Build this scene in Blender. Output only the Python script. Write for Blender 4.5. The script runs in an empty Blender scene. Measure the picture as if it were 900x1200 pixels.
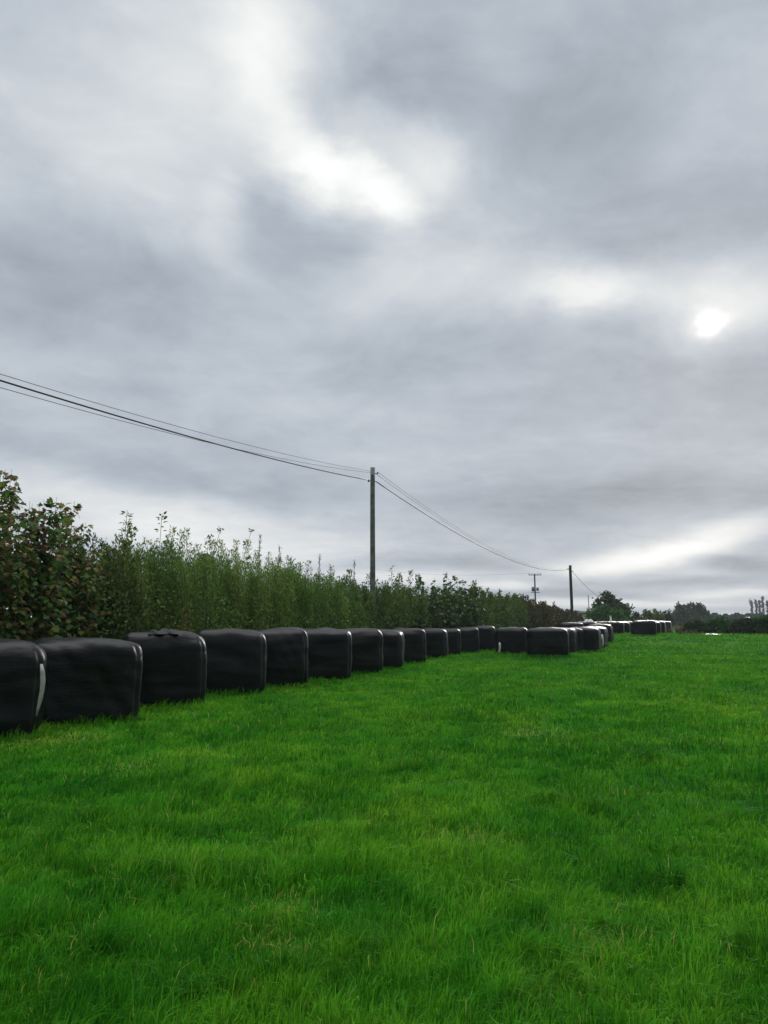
import bpy, math, random
import numpy as np
from mathutils import Vector

random.seed(7)
rng = np.random.default_rng(11)
sc = bpy.context.scene
col = sc.collection
EYE, F, HORIZON = 1.45, 900.0, 731.0
PITCH = math.atan((HORIZON - 600) / F)
CP, SP = math.cos(PITCH), math.sin(PITCH)

# ------------------------------------------------------------------ helpers
def ss(a, b, x):
    t = np.clip((np.asarray(x, float) - a) / (b - a), 0, 1)
    return t * t * (3 - 2 * t)

def ground_h(x, y):
    x = np.asarray(x, float); y = np.asarray(y, float)
    r = 0.52 * ss(38, 60, y + 0.06 * x)
    near = 1 - ss(40, 90, np.hypot(x, y))
    n = 0.020 * np.sin(0.9 * x + 0.4 * y) + 0.016 * np.sin(1.7 * x - 1.1 * y + 2) + 0.028 * np.sin(0.35 * x + 0.5 * y + 1)
    far = 0.10 * np.sin(0.09 * x + 0.6) * ss(50, 62, y) * (1 - ss(75, 110, y))
    return r + n * near + far

def gh(x, y): return float(ground_h(x, y))

def ray(px, py):
    """direction in the world of a photograph point (used to lay the place out from measurements)"""
    u, v = (px - 450) / F, (600 - py) / F
    return np.array([u, CP - v * SP, SP + v * CP])

def on_ground(px, py):
    d = ray(px, py); t = np.linspace(1, 110, 22000)
    below = EYE + d[2] * t < ground_h(d[0] * t, d[1] * t)
    i = int(np.argmax(below)) if below.any() else len(t) - 1
    return d[0] * t[i], d[1] * t[i]

def at(px, py, Y):
    d = ray(px, py); t = Y / d[1]
    return np.array([d[0] * t, Y, EYE + d[2] * t])

def link(o):
    col.objects.link(o); return o

def make_mesh(name, verts, polys, mat, parent=None, smooth=False, tint=None, loc=None):
    """polys: list of int arrays (n,k)"""
    me = bpy.data.meshes.new(name)
    verts = np.asarray(verts, np.float32).reshape(-1, 3)
    polys = [np.asarray(p, np.int32) for p in polys if len(p)]
    me.vertices.add(len(verts)); me.vertices.foreach_set('co', verts.ravel())
    nl = sum(p.size for p in polys); nf = sum(len(p) for p in polys)
    me.loops.add(nl); me.loops.foreach_set('vertex_index', np.concatenate([p.ravel() for p in polys]))
    me.polygons.add(nf)
    tot = np.concatenate([np.full(len(p), p.shape[1], np.int32) for p in polys])
    st = np.zeros(nf, np.int32); st[1:] = np.cumsum(tot)[:-1]
    me.polygons.foreach_set('loop_start', st)
    if smooth: me.polygons.foreach_set('use_smooth', np.ones(nf, bool))
    if tint is not None:
        a = me.attributes.new('tint', 'FLOAT', 'POINT'); a.data.foreach_set('value', np.asarray(tint, np.float32))
    me.update(calc_edges=True); me.validate()
    me.materials.append(mat)
    o = link(bpy.data.objects.new(name, me))
    if parent is not None: o.parent = parent
    if loc is not None: o.location = loc
    return o

class MB:
    """collects solids, then links them as one mesh object"""
    def __init__(s): s.v = []; s.f = {}; s.n = 0; s.t = []
    def add(s, v, fs, tint=0.5):
        v = np.asarray(v, float)
        for f in fs:
            f = np.asarray(f, int) + s.n
            if f.ndim == 1: f = f[None]
            s.f.setdefault(f.shape[1], []).append(f)
        s.v.append(v); s.n += len(v); s.t.append(np.full(len(v), tint))
    def tube(s, pts, rad, k=6, cap=True, tint=0.5):
        pts = np.asarray(pts, float); n = len(pts)
        rad = np.broadcast_to(np.asarray(rad, float), (n,))
        tan = np.gradient(pts, axis=0); tan /= np.linalg.norm(tan, axis=1)[:, None] + 1e-9
        ref = np.array([0, 0, 1.0]) if abs(tan[0][2]) < .8 else np.array([1.0, 0, 0])
        a = np.cross(tan, ref); a /= np.linalg.norm(a, axis=1)[:, None] + 1e-9
        b = np.cross(tan, a)
        ang = np.arange(k) * 2 * math.pi / k
        v = (pts[:, None] + rad[:, None, None] * (np.cos(ang)[None, :, None] * a[:, None] + np.sin(ang)[None, :, None] * b[:, None])).reshape(-1, 3)
        i = np.arange(n - 1)[:, None] * k; j = np.arange(k)[None]; j2 = (j + 1) % k
        q = np.stack([i + j, i + j2, i + k + j2, i + k + j], -1).reshape(-1, 4)
        fs = [q]
        if cap: fs += [np.arange(k)[::-1][None], (np.arange(k) + (n - 1) * k)[None]]
        s.add(v, fs, tint)
    def box(s, c, size, rz=0.0, bev=0.0, tint=0.5):
        c = np.asarray(c, float); h = np.asarray(size, float) / 2
        if bev <= 0:
            v = np.array([[x, y, z] for z in (-1, 1) for y in (-1, 1) for x in (-1, 1)]) * h
            fs = [[0, 2, 3, 1], [4, 5, 7, 6], [0, 1, 5, 4], [2, 6, 7, 3], [0, 4, 6, 2], [1, 3, 7, 5]]
            fs = [np.array(f) for f in fs]
        else:
            i = h - bev
            ring = []
            for z, dd in ((-h[2], 0), (-i[2], 1), (i[2], 1), (h[2], 0)):
                ex, ey = (h[0], h[1]) if dd else (i[0], i[1])
                for sx, sy in ((-1, -1), (1, -1), (1, 1), (-1, 1)):
                    if dd:
                        p = [(sx * i[0], sy * ey), (sx * ex, sy * i[1])]
                        if sx * sy > 0: p = p[::-1] if False else p
                    else: p = [(sx * i[0], sy * i[1]), (sx * i[0], sy * i[1])]
                    if (sx, sy) in ((-1, -1), (1, 1)): p = p[::-1]
                    ring += [[p[0][0], p[0][1], z], [p[1][0], p[1][1], z]]
            v = np.array(ring); fs = []
            for L in range(3):
                for j in range(8):
                    j2 = (j + 1) % 8
                    fs.append(np.array([L * 8 + j, L * 8 + j2, L * 8 + 8 + j2, L * 8 + 8 + j]))
            fs += [np.arange(8)[::-1], np.arange(8) + 24]
        cz, sz = math.cos(rz), math.sin(rz)
        R = np.array([[cz, -sz, 0], [sz, cz, 0], [0, 0, 1]])
        s.add(v @ R.T + c, fs, tint)
    def build(s, name, mat, parent=None, smooth=False, origin=(0, 0, 0)):
        v = np.concatenate(s.v) - np.asarray(origin)
        return make_mesh(name, v, [np.concatenate(p) for p in s.f.values()], mat, parent, smooth, np.concatenate(s.t))

def tag(o, label=None, cat=None, group=None, kind=None):
    if label: o['label'] = label
    if cat: o['category'] = cat
    if group: o['group'] = group
    if kind: o['kind'] = kind
    return o

def thing(name, label, cat, loc=(0, 0, 0), rz=0.0, group=None):
    o = link(bpy.data.objects.new(name, None)); o.empty_display_size = .2
    o.location = [float(c) for c in loc]; o.rotation_euler = (0, 0, rz)
    return tag(o, label, cat, group)

def unit(v): return v / (np.linalg.norm(v, axis=-1, keepdims=True) + 1e-9)

# value noise in the plane, for layout
_tab = rng.random((256, 256))
def vnoise(x, y):
    x = np.asarray(x, float); y = np.asarray(y, float)
    xi = np.floor(x).astype(int); yi = np.floor(y).astype(int)
    fx = x - xi; fy = y - yi; fx = fx * fx * (3 - 2 * fx); fy = fy * fy * (3 - 2 * fy)
    g = lambda a, b: _tab[a & 255, b & 255]
    return (g(xi, yi) * (1 - fx) + g(xi + 1, yi) * fx) * (1 - fy) + (g(xi, yi + 1) * (1 - fx) + g(xi + 1, yi + 1) * fx) * fy

# ------------------------------------------------------------------ materials
def new_mat(name):
    m = bpy.data.materials.new(name); m.use_nodes = True
    nt = m.node_tree; nt.nodes.clear()
    out = nt.nodes.new('ShaderNodeOutputMaterial')
    return m, nt, out

def ramp(nt, fac, stops):
    r = nt.nodes.new('ShaderNodeValToRGB')
    el = r.color_ramp.elements
    while len(el) < len(stops): el.new(0.5)
    for e, (p, c) in zip(el, stops): e.position = p; e.color = (*c, 1)
    nt.links.new(fac, r.inputs[0]); return r.outputs[0]

def noise(nt, vec, scale, detail=3, rough=.55, dist=0.0):
    n = nt.nodes.new('ShaderNodeTexNoise'); n.inputs['Scale'].default_value = scale
    n.inputs['Detail'].default_value = detail; n.inputs['Roughness'].default_value = rough
    n.inputs['Distortion'].default_value = dist
    if vec is not None: nt.links.new(vec, n.inputs['Vector'])
    return n.outputs[0]

def math_(nt, op, a, b=None, c=None, clamp=False):
    n = nt.nodes.new('ShaderNodeMath'); n.operation = op; n.use_clamp = clamp
    for i, v in enumerate((a, b, c)):
        if v is None: continue
        if isinstance(v, (int, float)): n.inputs[i].default_value = v
        else: nt.links.new(v, n.inputs[i])
    return n.outputs[0]

def mixc(nt, fac, a, b, mode='MIX'):
    n = nt.nodes.new('ShaderNodeMix'); n.data_type = 'RGBA'; n.blend_type = mode
    for sck, v in ((n.inputs['Factor'], fac), (n.inputs['A'], a), (n.inputs['B'], b)):
        if hasattr(v, 'links'): nt.links.new(v, sck)
        elif isinstance(v, (int, float)): sck.default_value = v
        else: sck.default_value = (*v, 1)
    # the colour sockets of the Mix node are the ones of type RGBA
    A = [s_ for s_ in n.inputs if s_.type == 'RGBA']
    for sck, v in zip(A, (a, b)):
        if hasattr(v, 'links'): nt.links.new(v, sck)
        else: sck.default_value = (*v, 1)
    fs = [s_ for s_ in n.inputs if s_.type == 'VALUE'][0]
    if hasattr(fac, 'links'): nt.links.new(fac, fs)
    else: fs.default_value = fac
    return [s_ for s_ in n.outputs if s_.type == 'RGBA'][0]

def principled(nt, out, color, rough=.6, spec=.5, bump=None, bump_d=.02, bump_s=1.0):
    p = nt.nodes.new('ShaderNodeBsdfPrincipled')
    if hasattr(color, 'links'): nt.links.new(color, p.inputs['Base Color'])
    else: p.inputs['Base Color'].default_value = (*color, 1)
    if hasattr(rough, 'links'): nt.links.new(rough, p.inputs['Roughness'])
    else: p.inputs['Roughness'].default_value = rough
    p.inputs['Specular IOR Level'].default_value = spec
    if bump is not None:
        b = nt.nodes.new('ShaderNodeBump'); b.inputs['Distance'].default_value = bump_d; b.inputs['Strength'].default_value = bump_s
        nt.links.new(bump, b.inputs['Height']); nt.links.new(b.outputs[0], p.inputs['Normal'])
    nt.links.new(p.outputs[0], out.inputs[0])
    return p

def geo_pos(nt): return nt.nodes.new('ShaderNodeNewGeometry').outputs['Position']
def attr(nt, name='tint'):
    a = nt.nodes.new('ShaderNodeAttribute'); a.attribute_name = name; return a.outputs['Fac']

def plain(name, color, rough=.6, var=.25, scale=6, bump=0.0, spec=.4):
    m, nt, out = new_mat(name)
    tc = nt.nodes.new('ShaderNodeTexCoord').outputs['Object']
    n = noise(nt, tc, scale, 5)
    c = ramp(nt, n, [(.3, tuple(v * (1 - var) for v in color)), (.7, tuple(min(1, v * (1 + var)) for v in color))])
    principled(nt, out, c, rough, spec, n if bump else None, bump)
    return m

def leaf_mat(name, stops, transl=.35, rough=.58, spec=.16, gain=1.25):
    m, nt, out = new_mat(name)
    c = ramp(nt, attr(nt), stops)
    p = nt.nodes.new('ShaderNodeBsdfPrincipled'); nt.links.new(c, p.inputs['Base Color'])
    p.inputs['Roughness'].default_value = rough; p.inputs['Specular IOR Level'].default_value = spec
    t = nt.nodes.new('ShaderNodeBsdfTranslucent')
    c2 = mixc(nt, 1.0, c, (gain, gain, gain * .8), 'MULTIPLY'); nt.links.new(c2, t.inputs[0])
    mx = nt.nodes.new('ShaderNodeMixShader'); mx.inputs[0].default_value = transl
    nt.links.new(p.outputs[0], mx.inputs[1]); nt.links.new(t.outputs[0], mx.inputs[2])
    nt.links.new(mx.outputs[0], out.inputs[0])
    return m

M = {}
# grass: the field's patches of different growth are shared by the turf sheet and the blades
def grass_color(nt):
    pos = geo_pos(nt)
    big = noise(nt, pos, .23, 4, .6, .4)
    mid = noise(nt, pos, 1.3, 4, .6, .3)
    f = math_(nt, 'ADD', math_(nt, 'MULTIPLY', big, .55), math_(nt, 'MULTIPLY', mid, .45))
    return pos, ramp(nt, f, [(.34, (.015, .140, .010)), (.45, (.037, .215, .011)), (.55, (.074, .268, .014)), (.66, (.135, .32, .020))])

def grass_mat():
    m, nt, out = new_mat('grass_blades')
    pos, c = grass_color(nt)
    t = attr(nt)
    dry = ramp(nt, t, [(0, (.32, .46, .42)), (.5, (.98, .95, .9)), (.93, (1.75, 1.40, 1.6)), (1, (1.9, 1.5, 1.8))])
    c1 = mixc(nt, 1.0, c, dry, 'MULTIPLY')
    straw = math_(nt, 'GREATER_THAN', t, .97)
    c2 = mixc(nt, straw, c1, (.28, .33, .09))
    p = nt.nodes.new('ShaderNodeBsdfPrincipled'); nt.links.new(c2, p.inputs['Base Color'])
    p.inputs['Roughness'].default_value = .6; p.inputs['Specular IOR Level'].default_value = .07
    tr = nt.nodes.new('ShaderNodeBsdfTranslucent')
    nt.links.new(mixc(nt, 1.0, c2, (1.3, 1.25, .8), 'MULTIPLY'), tr.inputs[0])
    mx = nt.nodes.new('ShaderNodeMixShader'); mx.inputs[0].default_value = .4
    nt.links.new(p.outputs[0], mx.inputs[1]); nt.links.new(tr.outputs[0], mx.inputs[2]); nt.links.new(mx.outputs[0], out.inputs[0])
    return m
M['grass'] = grass_mat()

def turf_mat():
    m, nt, out = new_mat('turf')
    pos, c = grass_color(nt)
    fine = noise(nt, pos, 24, 5, .7)
    soil = noise(nt, pos, 3.1, 4, .6)
    c1 = mixc(nt, 1.0, c, ramp(nt, fine, [(.3, (.25, .28, .25)), (.7, (.72, .68, .65))]), 'MULTIPLY')
    s = ramp(nt, soil, [(.66, (0, 0, 0)), (.74, (1, 1, 1))])
    c2 = mixc(nt, s, c1, (.050, .040, .022))
    principled(nt, out, c2, .95, .05, fine, .03)
    return m
M['turf'] = turf_mat()

def film_mat():
    m, nt, out = new_mat('black_bale_film')
    tc = nt.nodes.new('ShaderNodeTexCoord').outputs['Object']
    mp = nt.nodes.new('ShaderNodeMapping'); mp.inputs['Scale'].default_value = (1.0, 1.0, 3.2); nt.links.new(tc, mp.inputs[0])
    wr = noise(nt, mp.outputs[0], 5.5, 6, .62, .8)
    lay = nt.nodes.new('ShaderNodeTexWave'); lay.wave_type = 'BANDS'; lay.bands_direction = 'Z'
    lay.inputs['Scale'].default_value = 1.6; lay.inputs['Distortion'].default_value = 3.5; lay.inputs['Detail'].default_value = 3
    nt.links.new(tc, lay.inputs[0])
    h = math_(nt, 'ADD', math_(nt, 'MULTIPLY', wr, .8), math_(nt, 'MULTIPLY', lay.outputs[1], .25))
    dust = noise(nt, tc, 2.6, 6, .7)
    c = ramp(nt, dust, [(.4, (.0035, .0045, .0055)), (.62, (.006, .0075, .009)), (.8, (.022, .026, .028))])
    r = ramp(nt, dust, [(.35, (.28,) * 3), (.75, (.44,) * 3)])
    principled(nt, out, c, r, .24, h, .022, .55)
    return m
M['film'] = film_mat()
M['white_film'] = plain('pale_torn_film', (.62, .62, .60), .45, .2, 9)
M['grey_film'] = plain('greyed_torn_film', (.36, .355, .335), .6, .25, 14)
M['pole'] = plain('weathered_pole_wood', (.13, .145, .13), .8, .45, 4, .01, .2)
M['dark_pole'] = plain('dark_pole_wood', (.035, .034, .032), .8, .4, 4, .01, .2)
M['iron'] = plain('galvanised_iron', (.16, .17, .17), .5, .3, 20)
M['cable'] = plain('cable_sheath', (.022, .024, .027), .5, .2, 20)
M['porcelain'] = plain('insulator_porcelain', (.35, .33, .31), .3, .1, 20)
M['bark'] = plain('bark', (.055, .045, .034), .9, .5, 9, .02, .1)
M['stem'] = plain('green_brown_stems', (.075, .062, .035), .8, .5, 5, 0, .15)
M['wall_w'] = plain('white_render', (.72, .71, .68), .9, .08, 3, .0, .1)
M['wall_c'] = plain('cream_render', (.55, .47, .36), .9, .12, 3, .0, .1)
M['slate'] = plain('dark_slate', (.045, .048, .055), .7, .3, 8)
M['tin'] = plain('pale_tin_roof', (.42, .45, .47), .5, .15, 5)
M['glass'] = plain('window_glass', (.02, .025, .03), .1, .1, 3, 0, .6)
M['wood_white'] = plain('white_painted_post', (.75, .75, .73), .6, .1, 6)

G = lambda *a: list(a)
M['willow'] = leaf_mat('narrow_green_leaves', [(0, (0.0412, 0.089, 0.0276)), (0.45, (0.0996, 0.1994, 0.046)), (0.8, (0.189, 0.2915, 0.0583)), (1, (0.3093, 0.3528, 0.1227))])
M['maple'] = leaf_mat('lobed_maple_leaves', [(0, (0.0326, 0.0814, 0.0244)), (0.45, (0.0651, 0.1424, 0.0326)), (0.6, (0.1357, 0.1628, 0.038)), (0.74, (0.1424, 0.0814, 0.0407)), (0.9, (0.1628, 0.0841, 0.0516)), (1, (0.2985, 0.2578, 0.1221))])
M['maple_dark'] = leaf_mat('dark_lobed_leaves', [(0, (0.019, 0.0489, 0.0203)), (0.6, (0.0461, 0.1058, 0.0286)), (0.9, (0.1017, 0.1357, 0.0366)), (1, (0.19, 0.19, 0.0543))])
M['olive'] = leaf_mat('olive_leaves', [(0, (0.0354, 0.0736, 0.0276)), (0.5, (0.0886, 0.1503, 0.0399)), (0.85, (0.1611, 0.1994, 0.0552)), (1, (0.2739, 0.1994, 0.069))])
M['russet'] = leaf_mat('russet_leaves', [(0, (0.018, 0.0375, 0.0175)), (0.4, (0.0432, 0.0625, 0.0225)), (0.65, (0.072, 0.05, 0.025)), (1, (0.135, 0.0775, 0.0375))])
M['yellow'] = leaf_mat('yellowing_leaves', [(0, (.03, .06, .015)), (.5, (.12, .12, .025)), (.8, (.26, .20, .04)), (1, (.24, .10, .04))])
M['fartree'] = leaf_mat('dark_tree_leaves', [(0, (.012, .034, .013)), (.6, (.030, .070, .022)), (1, (.055, .105, .030))])
M['brightbush'] = leaf_mat('bright_bush_leaves', [(0, (.014, .060, .014)), (.6, (.032, .125, .020)), (1, (.06, .17, .028))])
M['conifer'] = leaf_mat('conifer_needles', [(0, (.008, .020, .012)), (1, (.022, .042, .022))], .15)
M['poplar'] = leaf_mat('poplar_leaves', [(0, (.022, .040, .024)), (1, (.055, .080, .040))])
M['drystem'] = leaf_mat('dry_weeds', [(0, (.06, .06, .03)), (1, (.17, .15, .085))], .2)

# ------------------------------------------------------------------ ground
def build_ground():
    rad = np.concatenate([[0.0], np.geomspace(.6, 1500, 170)])
    k = 260
    th = np.linspace(0, 2 * math.pi, k, endpoint=False)
    X = (rad[1:, None] * np.sin(th)).ravel(); Y = (rad[1:, None] * np.cos(th)).ravel()
    X = np.concatenate([[0], X]); Y = np.concatenate([[0], Y])
    V = np.stack([X, Y, ground_h(X, Y)], 1)
    i = np.arange(len(rad) - 2)[:, None] * k + 1; j = np.arange(k)[None]; j2 = (j + 1) % k
    q = np.stack([i + j, i + k + j, i + k + j2, i + j2], -1).reshape(-1, 4)
    t = np.stack([np.zeros(k, int), 1 + np.arange(k), 1 + (np.arange(k) + 1) % k], 1)
    o = make_mesh('ground', V, [q, t], M['turf'], smooth=True)
    tag(o, 'green grass field running to the far hedgerow', 'ground', kind='structure')
build_ground()

# hedge line: x = HX(y)
def HX(y): return -12.1 + .38 * np.asarray(y, float)
HU = np.array([.38, 1.0]) / math.hypot(.38, 1.0)      # along the hedge
HN = np.array([HU[1], -HU[0]])                        # towards the field

# ------------------------------------------------------------------ grass
def blades(x, y, h, w, lean, tint, tuft=.13):
    n = len(x)
    z = ground_h(x, y)
    a = rng.random(n) * 2 * math.pi
    side = np.stack([np.cos(a), np.sin(a), np.zeros(n)], 1)
    # blades face the open mostly sideways to their lean
    ld = rng.random(n) * 2 * math.pi
    # blades spread outwards from the heart of their tuft
    gx, gy = np.floor(x / tuft).astype(int), np.floor(y / tuft).astype(int)
    hx, hy = _tab[gx & 255, gy & 255], _tab[(gx + 91) & 255, (gy + 37) & 255]
    ox, oy = x - (gx + .2 + .6 * hx) * tuft, y - (gy + .2 + .6 * hy) * tuft
    L = np.stack([np.cos(ld) * .6 + ox / tuft * 1.6, np.sin(ld) * .6 + oy / tuft * 1.6, np.zeros(n)], 1) * (lean * h)[:, None]
    hk = _tab[(gx + 13) & 255, (gy + 201) & 255]
    h = h * (.7 + .6 * hk)
    tint = np.where(tint < .96, np.clip(tint + .40 * (_tab[(gx + 57) & 255, (gy + 129) & 255] - .5) + .42 * (vnoise(x * 2.3 + 31, y * 2.3 + 63) - .5) + .30 * (vnoise(x * 5.3 + 11, y * 5.3 + 3) - .5), 0, .95), tint)
    L += np.stack([np.full(n, .12), np.full(n, .05), np.zeros(n)], 1) * h[:, None]
    up = np.array([0, 0, 1.0])
    B = np.stack([x, y, z - .004], 1)
    m = B + L * .35 + up * (h * .62)[:, None]
    t = B + L * 1.15 + up * (h * np.clip(1.02 - .35 * lean, .3, 1))[:, None]
    ws = side * (w / 2)[:, None]
    V = np.stack([B - ws * .8, B + ws * .8, m + ws, m - ws, t], 1)
    return V.reshape(-1, 3), n, np.repeat(tint, 5)

def build_grass():
    N = 640000
    u = rng.random(N)
    d = 1.5 * (88 / 1.5) ** (u ** .93)
    th = (rng.random(N) * 2 - 1) * math.radians(36)
    # the flanks, out of the frame but there for a step to the side
    M2 = 190000
    th2 = np.radians(rng.uniform(36, 66, M2)) * np.where(rng.random(M2) < .72, 1, -1)
    d = np.concatenate([d, 1.5 * (45 / 1.5) ** rng.random(M2)]); th = np.concatenate([th, th2])
    x = d * np.sin(th); y = d * np.cos(th)
    ok = (x > HX(y) + 1.0) & (y < 67)
    x, y, d = x[ok], y[ok], d[ok]
    patch = vnoise(x * 1.1 + 40, y * 1.1 + 17) * .55 + vnoise(x * 3.1, y * 3.1) * .45
    thin = vnoise(x * 3.1 + 9, y * 3.1 + 70)
    keep = rng.random(len(x)) < np.where(thin > .78, .45, 1.0)
    x, y, d, patch = x[keep], y[keep], d[keep], patch[keep]
    n = len(x)
    h = (.050 + .055 * patch ** 1.6 + .03 * ss(.62, .8, patch)) * (.55 + .8 * rng.random(n))
    h *= 1 + .25 * ss(12, 40, d)
    w = np.clip(.0011 * d, .0026, .07) * (.7 + .6 * rng.random(n))
    lean = .15 + .9 * rng.random(n) ** 1.6
    tint = np.clip(rng.normal(.5, .27, n), 0, .95)
    strawp = .004 + .03 * ss(.72, .9, vnoise(x * 1.3 + 5, y * 1.3 + 90))
    tint[rng.random(n) < strawp] = 1.0
    for px, py, rr in ((85, 868, .35), (30, 874, .3), (330, 1065, .16), (545, 985, .22), (315, 1112, .14), (700, 1110, .2), (150, 900, .3), (620, 860, .4)):
        qx, qy = on_ground(px, py)
        wgt = np.exp(-((x - qx) ** 2 + (y - qy) ** 2) / rr ** 2)
        hit = rng.random(n) < .30 * wgt
        tint[hit] = 1.0; h = h * (1 - .35 * wgt)
    tint = np.where(tint < .96, .5 + (tint - .5) * np.clip(11 / d, .3, 1), tint)
    V, n1, T = blades(x, y, h, w, lean, tint)
    Vs, Ts, ns = [V], [T], n1
    # longer rank grass left along the feet of the bales and along the far field edge
    xs, ys = [], []
    for (bx, by, bw, bl, yaw, *_r) in BALES:
        m = 900 if by < 20 else (450 if by < 45 else 260)
        q = rng.random(m) * 2 - 1
        ox = q * (bw / 2 + .1); oy = -(bl / 2) - np.abs(rng.normal(0, .10, m)) + .06
        c, s = math.cos(yaw), math.sin(yaw)
        xs.append(bx + ox * c - oy * s); ys.append(by + ox * s + oy * c)
        q = rng.random(m // 2) * 2 - 1
        oy = q * (bl / 2); ox = bw / 2 + np.abs(rng.normal(0, .10, m // 2)) - .06
        xs.append(bx + ox * c - oy * s); ys.append(by + ox * s + oy * c)
    x = np.concatenate(xs); y = np.concatenate(ys); n = len(x); d = np.hypot(x, y)
    h = .05 + .13 * rng.random(n) ** 2.5
    V, n1, T = blades(x, y, h, np.clip(.0010 * d, .004, .05), .2 + .6 * rng.random(n), np.where(rng.random(n) < .02, 1.0, np.clip(rng.normal(.5, .2, n), 0, .95)))
    Vs.append(V); Ts.append(T); ns += n1
    x = rng.uniform(12, 60, 9000); y = rng.normal(65.5, .7, 9000) ; n = len(x)
    V, n1, T = blades(x, y, .06 + .16 * rng.random(n) ** 2, np.full(n, .05), .2 + .5 * rng.random(n), np.where(rng.random(n) < .25, 1.0, np.clip(rng.normal(.55, .2, n), 0, .95)))
    Vs.append(V); Ts.append(T); ns += n1
    # rank tussocks of longer grass in the foreground
    tx, ty = [], []
    for px, py in ((655, 1130), (700, 1090), (560, 1010), (790, 1040), (340, 1010), (120, 1120), (420, 1120), (860, 960), (250, 930), (640, 940), (880, 1120), (480, 900), (760, 890), (120, 960), (230, 1170), (590, 1180)):
        cx, cy = on_ground(px, py)
        m = 420
        r = np.abs(rng.normal(0, .20, m)); a = rng.random(m) * 6.283
        tx.append(cx + r * np.cos(a)); ty.append(cy + r * np.sin(a))
    x = np.concatenate(tx); y = np.concatenate(ty); n = len(x); d = np.hypot(x, y)
    V, n1, T = blades(x, y, .07 + .09 * rng.random(n), np.clip(.001 * d, .003, .05), .3 + .7 * rng.random(n), np.where(rng.random(n) < .015, 1.0, np.clip(rng.normal(.4, .2, n), 0, .95)))
    Vs.append(V); Ts.append(T); ns += n1
    V = np.concatenate(Vs); T = np.concatenate(Ts)
    b = np.arange(ns)[:, None] * 5
    o = make_mesh('grass', V, [b + np.array([[0, 1, 2, 3]]), b + np.array([[3, 2, 4]])], M['grass'], tint=T)
    tag(o, 'lush short green grass blades covering the field', 'grass', kind='stuff')

# ------------------------------------------------------------------ bales
def bale_mesh(bw, bl, bh, seed, n=26, p=10.0):
    r = np.random.default_rng(seed)
    g = np.linspace(-1, 1, n + 1)
    g = np.sign(g) * np.abs(g) ** .8
    vs, fs, idx = [], [], {}
    for ax in range(3):
        for sgn in (-1, 1):
            for i in range(n):
                for j in range(n):
                    q = []
                    for a, b in ((i, j), (i + 1, j), (i + 1, j + 1), (i, j + 1)):
                        pt = [0, 0, 0]; pt[ax] = sgn; pt[(ax + 1) % 3] = g[a]; pt[(ax + 2) % 3] = g[b]
                        key = tuple(round(t, 5) for t in pt)
                        if key not in idx: idx[key] = len(vs); vs.append(pt)
                        q.append(idx[key])
                    fs.append(q if sgn > 0 else q[::-1])
    P = np.array(vs, float)
    A = np.abs(P)
    # rounded upright corners, tighter roll at the top and bottom rims
    k = (A[:, 0] ** p + A[:, 1] ** p) ** (1 / p)
    pv = np.where(P[:, 2] > 0, 6.5, 10.0)
    rad = (np.maximum(k, 1e-6) ** pv + A[:, 2] ** pv) ** (1 / pv)
    Q = P / rad[:, None]
    kk = np.maximum(np.abs(Q[:, 0]), np.abs(Q[:, 1]))
    cyl = (np.abs(Q[:, 0]) ** p + np.abs(Q[:, 1]) ** p) ** (1 / p)
    f = np.where(cyl > 1e-6, kk / np.maximum(cyl, 1e-6), 1)
    lateral = ss(.75, .98, kk)
    Q[:, 0] *= 1 + (f - 1) * lateral; Q[:, 1] *= 1 + (f - 1) * lateral
    bulge = 1 + .016 * (1 - Q[:, 2] ** 2) * (.6 + .8 * r.random())
    Q[:, 0] *= bulge; Q[:, 1] *= bulge
    V = Q * np.array([bw / 2, bl / 2, bh / 2])
    # lumps of the packed crop under the film, and a slightly sagging top
    for _ in range(9):
        w = r.normal(0, 3.2, 3); ph = r.random() * 6.28
        nrm = unit(Q)
        V += nrm * (.0065 * np.sin(V @ w + ph))[:, None]
    for _ in range(8):
        w = r.normal(0, 9, 3); ph = r.random() * 6.28
        V += unit(Q) * (.0045 * np.sin(V @ w + ph))[:, None]
    top = ss(.8, 1, Q[:, 2])
    V[:, 2] += top * (r.normal(0, .02) * Q[:, 0] + r.normal(0, .015) * Q[:, 1] + .03 * (1 - Q[:, 0] ** 2) * (1 - Q[:, 1] ** 2))
    V[:, 2] += bh / 2
    V[:, 2] = np.maximum(V[:, 2], 0.0)
    return V, np.array(fs)

# (centre x, centre y, width, length, yaw, height, label)
TOPS = [752, 747.5, 742, 740.5, 739.5, 739.5, 738.5, 738, 737.5, 737, 736.5, 736, 735.5, 736.3, 737.3, 736.5, 736.2, 736, 735, 733, 729.8, 729, 728.6, 728.6, 728.6, 728.6, 727.6, 728.2, 727.8, 727.8]
def bale_spec(i, xr, yb, w, l, yaw, h, label):
    X, Y = on_ground(xr, yb)
    if i < len(TOPS): h = at(xr, TOPS[i], Y)[2] - gh(X, Y) + (.035 if i < 20 else .01)
    yaw = math.radians(yaw) - math.atan2(X - w * .4, Y + .3); c, s = math.cos(yaw), math.sin(yaw)
    # (X,Y) is the near corner at the field end; step back to the centre
    cx = X - c * w / 2 - s * l / 2 + .04; cy = Y - s * w / 2 + c * l / 2
    return (cx, cy, w, l, yaw, h, label)

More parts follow.
